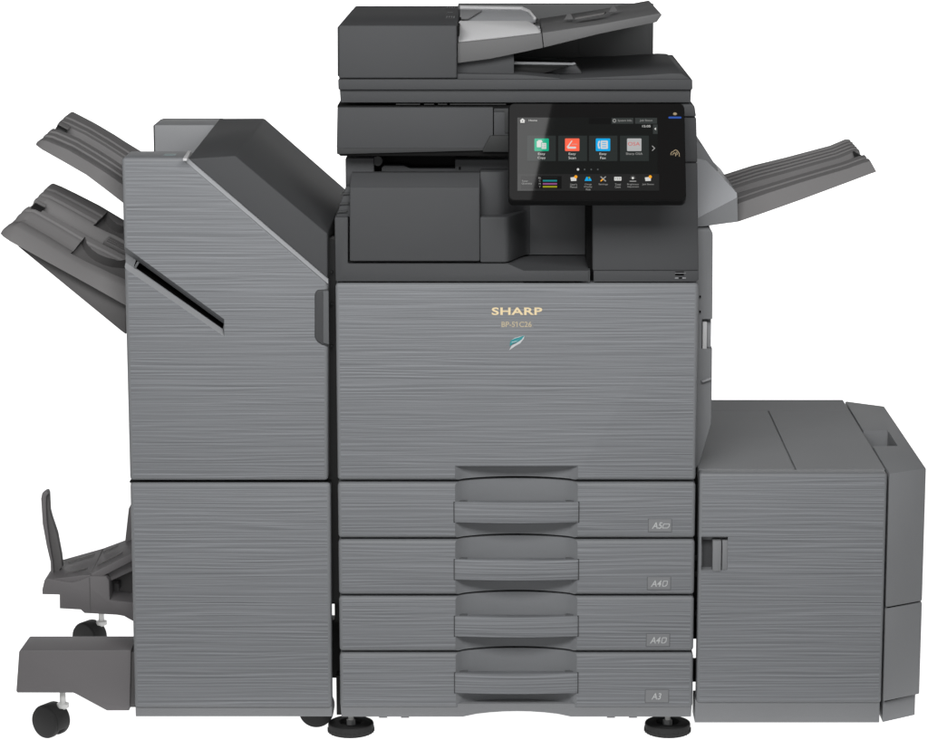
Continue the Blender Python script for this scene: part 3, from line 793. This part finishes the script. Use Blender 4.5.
b.pbox(336.4, 676, 342, 715, 0.05, 0.08, 'black', 0)
b.build('coupling_bar', fi)
u = MB()
u.prism([(121.5, 157.6), (184.6, 157.6), (328, 281.6), (328, 480.8), (129.8, 480.8)], 0.0, 0.10, 'brush', 0.006, seg=4); u.smooth_edges()
up = u.build('front_cover', fi)
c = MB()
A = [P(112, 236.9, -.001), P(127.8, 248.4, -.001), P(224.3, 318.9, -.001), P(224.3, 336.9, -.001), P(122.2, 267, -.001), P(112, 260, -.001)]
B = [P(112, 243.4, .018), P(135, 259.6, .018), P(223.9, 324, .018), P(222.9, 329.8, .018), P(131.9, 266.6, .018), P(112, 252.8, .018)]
c.loops(A, B, 'litedge', 0)
c.mats.append(M['lipshade'])
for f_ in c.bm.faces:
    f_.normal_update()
    if f_.normal.z > -0.2: f_.material_index = 1  # lit tone on the lower lip, shaded tone elsewhere in the slot
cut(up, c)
c = MB()
A = [P(136, 260, .0155), P(223.7, 324, .0155), P(222.6, 329.2, .0155), P(133.6, 266.8, .0155)]
c.loops(A, [Vector((v.x, .092, v.z)) for v in A], 'inner', 0); cut(up, c)
sl = MB()
A = [P(134, 267, .014), P(137.6, 261, .014), P(139.4, 262.4, .014), P(136, 268.4, .014)]
sl.loops(A, [Vector((v.x, .05, v.z)) for v in A], 'grip', 0.0005)
sl.build('slot_guide', fi)
# edge strip along the slanted top of the cover, highlight put into its colour
e = MB()
zt_ = P(150, 157.6, 0).z + .0012
A = [PZ(182.8, 158.4, zt_), PZ(187.0, 158.4, zt_), PZ(191.2, 150.6, zt_), PZ(187.8, 150.6, zt_)]
e.loops(A, [v + Vector((0, 0, -.004)) for v in A], 'vlgrey', 0.0004)
A = [P(182.4, 158.8, -.0016), P(187.8, 158.4, .0045), P(328.2, 279.2, .0045), P(328.2, 284, -.0016)]
e.loops(A, [Vector((v.x, .012, v.z)) for v in A], 'litedge', 0.0003)
e.build('edge_trim', fi)
t = MB()
zt_ = P(150, 157.6, 0).z
p0 = PZ(163.4, 155.4, zt_); p1 = PZ(176.6, 153.8, zt_)
t.box(p0.x, p1.x, p0.y, p1.y, zt_ - .002, zt_ + .0005, 'tealdim', 0.0003)
t.build('status_light', fi)
l = MB()
l.prism([(129.9, 483.2), (330.4, 483.2), (331.9, 708.2), (134.6, 708.2)], 0.0, 0.029, 'brush', 0.006, seg=4); l.smooth_edges()
l.build('lower_panel', fi)
l = MB(); l.pbox(135.5, 706, 332, 716.8, 0.005, 0.05, 'grey', 0.0012); l.box(X(131, 600) , X(140, 600), 0.032, 0.5, Zc(709), Zc(484), 'grey', 0.001)
l.pbox(129.5, 481.6, 331, 482.6, 0.006, 0.02, 'inner', 0)
l.build('base_strip', fi)
hd = MB()
hd.prism([(317, 290), (328.4, 289.4), (328.8, 346.6), (322, 345), (316.6, 341.5), (314.6, 337), (314.6, 294)], -0.003, 0.03, 'dark', 0.003, seg=3)
hd.prism([(322.8, 291), (328.6, 291), (329, 345), (322.8, 343)], -0.006, 0.0, 'grip', 0.0018, seg=3)
hd.build('door_grip', fi)
dc = MB()
A = [P(187, 158.8, .009), P(235.4, 155.4, .009), P(327.6, 233.6, .009), P(327.6, 279.4, .009)]
q1 = P(235.4, 155.4, .009); q2 = A[2]; q3 = A[3]; q0 = P(219, 118.4, .585)
B = [q0, Vector((q1.x, .585, P(263, 118.2, .585).z)), Vector((q2.x, .585, q2.z)), Vector((q3.x, .585, q3.z))]
dc.loops(A, B, 'dark', 0.003, seg=3)
dc.build('slanted_cover', fi)
bx = MB()
bx.pbox(154.8, 125, 217, 156, 0.59, 0.717, 'lgrey', 0.0012)
bx.pbox(153.6, 125.4, 155.2, 152, 0.592, 0.71, 'dark2', 0.0003)
bx.build('rear_box', fi)

# upper output tray
prof = [(0, 0), (.02, .001), (.09, .0), (.13, -.004), (.18, -.004), (.19, 0), (.25, .001), (.26, -.003), (.31, -.003), (.32, .001), (.40, .001), (.44, -.012), (.57, -.016), (.60, -.002), (.64, 0), (.65, .003), (.72, .003), (.73, 0), (.77, 0), (.78, .004), (.85, .004), (.86, .001), (.90, .001), (.92, .002), (1.0, 0)]
mb, rows = tray([((35.8, 144.6), (36.6, 142.4), (70.6, 112.2), .4), ((37.6, 146.2), (39.5, 140.6), (72.8, 111.6), .8), ((42, 149.4), (46, 140.6), (80, 115.2), 1.0), ((64, 161.8), (68, 149.8), (96, 123.6), 1.0),
                 ((86.5, 174.8), (88, 161.6), (114.6, 134.6), 1.0), ((104, 188), (106, 173), (126, 142), 1.0), ((126, 205), (126, 187), (144, 153), 1.0)], prof, 0.06, 0.29)
mb.grid(rows, 'tray', closed=True)
ut = mb.build('output_tray', fi, 28)
def plane_px(a, b, c):
    n_ = (b - a).cross(c - a).normalized()
    if n_.z < 0: n_ = -n_
    def f(px, py, off=0.0):
        d_ = ray(px, py); return CAMP + d_ * ((a + n_ * off - CAMP).dot(n_) / d_.dot(n_))
    return f, n_
UT, un = plane_px(P(46, 140.6, .072), P(106, 173, .072), P(114.6, 134.6, .29))
def chip(mb, q4, f, n_, lo, hi, mat, bevel=0.0005):
    A = [f(x, y, hi) for x, y in q4]
    mb.loops(A, [v - n_ * (hi - lo) for v in A], mat, bevel)
XT, xn = plane_px(P(765, 194, .102), P(848, 168.4, .102), P(800, 155, .30))
nb = MB()
chip(nb, [(855.6, 159.6), (858.2, 159), (861, 155.2), (853.4, 150.4), (852.4, 152)], XT, xn, -.02, .001, 'black')  # black chip puts in the dark of the tip notch
nb.build('paper_stop', EXIT_TRAY)
nb = MB()
chip(nb, [(56.4, 126.6), (66.4, 131.8), (68.2, 129.6), (58.2, 124.2)], UT, un, -.012, .0035, 'black')
chip(nb, [(58.2, 124.0), (68.4, 129.4), (70.8, 125.8), (60.8, 120.4)], UT, un, -.012, .0042, 'tray', .001)
nb.build('paper_stop', ut)

# lower output tray
prof = [(0, 0), (.03, .002), (.08, .001), (.14, -.001), (.20, -.009), (.27, -.009), (.31, -.001), (.35, 0), (.36, -.003), (.39, -.003), (.40, .001), (.46, .002), (.50, -.016), (.62, -.022), (.65, -.002), (.69, .001), (.70, -.003), (.74, -.003), (.75, .002), (.80, .003), (.81, 0), (.85, 0), (.86, .004), (.95, .004), (1.0, 0)]
mb, rows = tray([((0.6, 233.6), (2, 230.6), (50.6, 184.4), .3), ((3.4, 236.6), (6.4, 228), (53.4, 183.2), .8), ((10, 241.2), (15, 226.6), (62, 186.6), 1.0), ((40, 257.8), (44, 243.6), (76, 193.4), 1.0),
                 ((83, 281.4), (84, 268.8), (100, 205.6), 1.0), ((128, 306.6), (128, 289), (130, 223.6), 1.0)], prof, 0.06, 0.20)
mb.grid(rows, 'tray', closed=True)
lt = mb.build('output_tray', fi, 28)
LT, ln = plane_px(P(15, 226.6, .072), P(84, 268.8, .072), P(76, 193.4, .20))
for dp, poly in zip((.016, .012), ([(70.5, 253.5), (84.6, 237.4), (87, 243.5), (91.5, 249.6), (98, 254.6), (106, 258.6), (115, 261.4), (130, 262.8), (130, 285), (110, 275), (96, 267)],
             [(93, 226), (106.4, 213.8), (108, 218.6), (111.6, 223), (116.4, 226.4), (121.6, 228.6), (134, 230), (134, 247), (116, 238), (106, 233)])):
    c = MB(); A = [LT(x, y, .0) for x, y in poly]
    c.loops([v - ln * dp for v in A], [v + ln * .03 for v in A], 'traydark', 0)  # cut faces in darker plastic, adding to the recess shade
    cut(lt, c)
nb = MB()
chip(nb, [(31.6, 206.8), (41.2, 211.6), (45.4, 206.8), (35.8, 201.8)], LT, ln, -.012, .0015, 'black')
chip(nb, [(35.6, 201.6), (45.4, 206.6), (47.2, 204.4), (37.4, 199.2)], LT, ln, -.012, .004, 'tray', .001)
nb.build('paper_stop', lt)
mb = MB()
chip(mb, [(104, 240.4), (109.5, 235.6), (134, 248.4), (134, 256.4)], LT, ln, -.012, .004, 'tray', .001)
for k in range(3):
    chip(mb, [(106.4 + k * 1.6, 240.6 - k * 1.4), (107 + k * 1.6, 240 - k * 1.4), (132, 252.6 - k * 1.8), (132, 253.6 - k * 1.8)], LT, ln, 0, .0052, 'traydark', 0)
mb.build('paper_rest', lt)
uw = MB()
uw.prism([(17.4, 246), (60, 268), (126, 304), (126, 334.6), (120.6, 330.6)], 0.08, 0.38, 'traydark', 0.002)
uw.build('tray_carriage', fi)

# booklet tray low on the left
bt = MB()
bt.prism([(42.4, 594.4), (42.2, 590), (44.4, 580.4), (47, 578.6), (62, 581.4), (72, 582.6), (80, 580.6), (90, 576.4), (106, 576.6), (109, 581), (109.6, 600.2), (118, 601.2), (134, 602.6), (134, 621.8), (130, 619.6), (124, 616.2), (117, 615), (84.4, 613.2), (80.8, 609.8), (59.8, 608.6), (59.6, 594.8)], 0.10, 0.16, 'foot', 0.0006)
bt.prism([(90, 576.2), (106, 576.4), (110, 581.4), (134, 570.4), (134, 553.4)], 0.12, 0.22, 'foot', 0.001)
bt.pbox(108, 572, 134, 606, 0.19, 0.3, 'traydark', 0)
bt.pbox(111, 584, 119, 591.4, 0.16, 0.2, 'traydark', 0.001)
bt.pbox(89.6, 577.6, 90.4, 613, 0.0993, 0.105, 'traydark', 0)
# deck of the tray
A = [P(46, 580, .105), P(90, 575.4, .105), P(134, 552.4, .105), P(134, 537.0, .21), P(103, 548.4, .21), P(62, 560, .21)]
bt.loops(A, [v + Vector((0, 0, -.014)) for v in A], 'foot', 0.001)
for (x0, y0, x1, y1, a0) in ((68, 562.8, 94, 555.4, .176), (58, 577, 87, 568.6, .128), (103, 552.8, 118, 546.4, .178), (97, 565.8, 122, 553.4, .130)):
    A = [P(x0, y0, a0), P(x1, y1, a0), P(x1 + .4, y1 - .8, a0 + .006), P(x0 + .4, y0 - .8, a0 + .006)]
    bt.loops(A, [v + Vector((0, 0, .0022)) for v in A], 'traydark', 0)
DK_, dn_ = plane_px(P(46, 580, .105), P(90, 575.4, .105), P(103, 548.4, .21))
chip(bt, [(90.2, 574.8), (91.4, 574.8), (103.4, 549), (102.4, 549)], DK_, dn_, -.002, .0012, 'traydark', 0)
btr = bt.build('booklet_tray', fi)
pd = MB()
A = [(41, 499), (42, 493.6), (44.6, 491.2), (47.2, 491.4), (48.6, 494), (46.4, 496), (45.8, 503), (46.6, 520), (49, 541), (52.6, 562), (54, 579), (51, 579.6), (50.4, 562), (46.6, 546), (42.6, 524)]
pd.prism(A, 0.135, 0.145, 'foot', 0.001)
A = [(44.6, 491.6), (47.6, 491.0), (48.8, 494), (49.6, 511), (51.4, 518), (56.8, 534), (61, 556), (62.2, 568), (59.8, 569), (59, 577), (53, 579), (51, 562), (47.6, 545), (44.6, 524), (43.4, 500)]
A2 = [P(a, b_, .146) for a, b_ in A]
pd.loops(A2, [Vector((v.x, v.y + .018, v.z)) for v in A2], 'traydark', 0.001)
pd.build('paper_fence', btr)
pd = MB()
pd.prism([(128.6, 509), (133, 500), (133, 554), (121.6, 551.6), (125, 542)], 0.2, 0.22, 'foot', 0.001)
pd.build('paper_fence', btr)

# stabiliser foot with castors
ft = MB()
A = [P(a, b_, .02) for a, b_ in ((19, 651.6), (20.4, 650.4), (131, 650.4), (129.6, 709.8), (128.8, 710.8), (107, 710.8), (104.6, 709.6), (75.6, 694), (73.2, 693), (17.4, 693), (16.2, 691.4))]
zt_ = Zc(637.2, .105)
B = [Vector((v.x, .105, v.z)) for v in A]
for i in (0, 1):
    B[i] = Vector((B[i].x + .003, .105, B[i].z))
ft.loops(A, B, 'foot', 0.004, seg=3)
ft.prism([(128, 652.5), (137, 652.5), (137, 707.5), (128.6, 707.5)], 0.028, 0.09, 'traydark', 0.001)
ft.build('stabiliser_foot', fi)
ft = MB(); ft.box(X(70, 600, .5), X(140, 600, .5), .5, .57, Zc(607, .5), Zc(588, .5), 'foot', 0.003); ft.build('stabiliser_foot', fi)

def caster(cx, cy_, r, Y, stem_px, stem_top, yaw):
    c0 = P(cx, cy_, Y); c0.z = r
    ax = Vector((math.sin(yaw), -math.cos(yaw), 0))
    up = Vector((0, 0, 1)); fw = ax.cross(up)
    k = MB()
    for sgn in (-1, 1):
        a = c0 + ax * (sgn * 0.019); b_ = c0 + ax * (sgn * 0.006)
        k.cyl(b_, a, r, r * .99, 'tyre', 48, bevel=0.003)
    sx = P(stem_px, stem_top, Y)
    # hood over the wheels
    n = 14; rows = []
    sgn = 1 if (sx.x - c0.x) * fw.x > 0 else -1
    outer = [(-25 + (150 + 25) * i / n) for i in range(n + 1)]
    def at(deg, rr, s_): return c0 + fw * (sgn * rr * math.cos(R(deg))) + up * (rr * math.sin(R(deg))) + ax * s_
    rr = r * 1.04
    rows = [[at(d_, rr, -.0145), at(d_, rr, .0145), at(d_, r * .7, .0145), at(d_, r * .7, -.0145)] for d_ in outer]
    k.grid(rows, 'tyre', closed=True, bevel=0.001)
    ca = k.build('castor', fi)
    s_ = MB(); 
    base = Vector((sx.x, Y, 2 * r - .009))
    s_.cyl(base, (sx.x, Y, sx.z + .006), .0052, .0052, 'steel', 20)
    s_.cyl(base + Vector((0, 0, .003)), base + Vector((0, 0, .0105)), .0105, .0105, 'steel', 24, bevel=0.001)
    s_.build('stem', ca)
caster(51, 718.5, 0.0288, 0.036, 62.5, 691, R(-33))
caster(89.5, 630, 0.0288, 0.548, 101, 604, R(-33))
k = MB(); c0 = P(317, 718, .10); k.cyl((c0.x, .08, .0305), (c0.x, .12, .0305), .0305, .0305, 'tyre', 40, bevel=.002); k.build('castor', fi)

# ================================================================== LARGE PAPER CABINET
ca = thing('paper_cabinet', (0.56, 0.3, 0), 'waist-high grey paper feed cabinet on the right with side latch and lidded top', 'paper cabinet')
CX0, CX1 = X(699.6, 474), X(887.6, 474)
zt_ = Zc(473.6); zb = Zc(703.4)
b = MB()
b.box(CX0 + .052, CX1 - .002, 0.032, 0.58, Zc(722), zt_ - .004, 'inner', 0)
b.box(CX0 + .0, CX1 - .002, 0.032, 0.60, zt_ - .12, zt_ - .0035, 'grey', 0.001)
for (q0, q1) in ((474, 639), (663, 682)): b.box(CX0 - .008, CX0 + .054, 0.10, 0.13, Zc(q1, .1), Zc(q0, .1), 'inner', 0)
b.box(XR - .02, CX0 + .01, 0.04, 0.07, Zc(602, .04), Zc(478, .04), 'inner', 0)
for yy in (556, 572, 612): b.pbox(695, yy, 697.6, yy + 5, 0.034, 0.05, 'black', 0.001)
b.build('body', ca)
f = MB(); f.box(CX0, CX1, 0, 0.031, zb, zt_, 'brush', 0.005, seg=4); f.smooth_edges()
fp = f.build('front_panel', ca)
c = MB(); c.pbox(702, 539.8, 728.6, 573.4, -0.02, 0.024, 'grey', 0); cut(fp, c)
h = MB()
h.pbox(702.6, 540.4, 711.8, 573, 0.0215, 0.03, 'dark', 0)
h.pbox(712.6, 541, 721.2, 571.6, -0.002, 0.02, 'grey', 0.0012)
h.pbox(722, 540.6, 728, 572.4, 0.003, 0.02, 'grey', 0.0008)
h.build('latch', fp)
xm0, xm1 = None, None
pA = PZ(768.4, 411.6, zt_); pB = PZ(797.2, 472.4, zt_)
xm = (pA.x + pB.x) / 2
yr = PZ(700, 410.6, zt_).y; ye = PZ(700, 400, zt_).y
l = MB(); l.box(CX0, xm - .0014, 0.0315, yr - .0004, zt_ - .003, zt_ + .0004, 'grey', 0.0008, seg=1); l.build('lid', ca)
l = MB(); l.box(xm + .0014, CX1, 0.0315, yr - .0004, zt_ - .003, zt_ + .0004, 'grey', 0.0008, seg=1); l.build('lid', ca)
l = MB(); l.box(CX0, CX1, yr + .0004, ye, zt_ - .003, zt_ + .0004, 'grey', 0.0008, seg=1); l.build('rear_strip', ca)
l = MB(); l.box(CX0 - .002, CX1 - .002, 0.004, 0.06, Zc(723.6), Zc(701), 'grey', 0.0012); l.build('base_strip', ca)
# right-hand drive block with chamfered plan
xa = X(889.4, 475.6); pr_ = PZ(926.8, 468, zt_); pk = PZ(884, 406.2, zt_); pl_ = PZ(843, 401, zt_)
xo = (pr_.x + pk.x) / 2
plan = [(xa, 0.0), (xo, pr_.y), (xo, pk.y), (xa, pl_.y)]
z2 = Zc(608.6)
bk = MB()
bk.zprism(plan, z2 + .0012, zt_, 'grey', 0.0025)
blk = bk.build('side_block', ca)
c = MB(); n0 = PZ(872.6, 446, zt_); n1 = PZ(897.6, 446, zt_); n2 = PZ(888, 430.6, zt_)
c.box(xa - .02, (n1.x + n2.x) / 2, n0.y, n2.y, zt_ - .046, zt_ + .02, 'grey', 0); cut(blk, c)
bk = MB(); bk.zprism(plan, Zc(701.8), z2 - .0012, 'grey', 0.002); bk.build('side_block', ca)
plan2 = [(xa + .001, 0.008), (xo - .006, pr_.y + .006), (xo - .006, pk.y), (xa, pl_.y)]
bk = MB(); bk.zprism(plan2, Zc(724), Zc(702.4), 'grey', 0.001)
bk.zprism([(x - .004 if x > xa + .05 else x + .004, y + .006) for x, y in plan], Zc(703), zt_ - .06, 'inner', 0)
bk.build('block_base', ca)
for x, Y in ((CX0 + .06, .17), (xo - .07, .17), (CX0 + .06, .5), (xo - .07, .5)):
    k = MB(); k.cyl((x - .012, Y, .022), (x + .012, Y, .022), .022, .022, 'tyre', 32, bevel=.002); k.box(x - .008, x + .008, Y - .01, Y + .01, .022, Zc(722), 'tyre', 0.001); k.build('castor', ca)
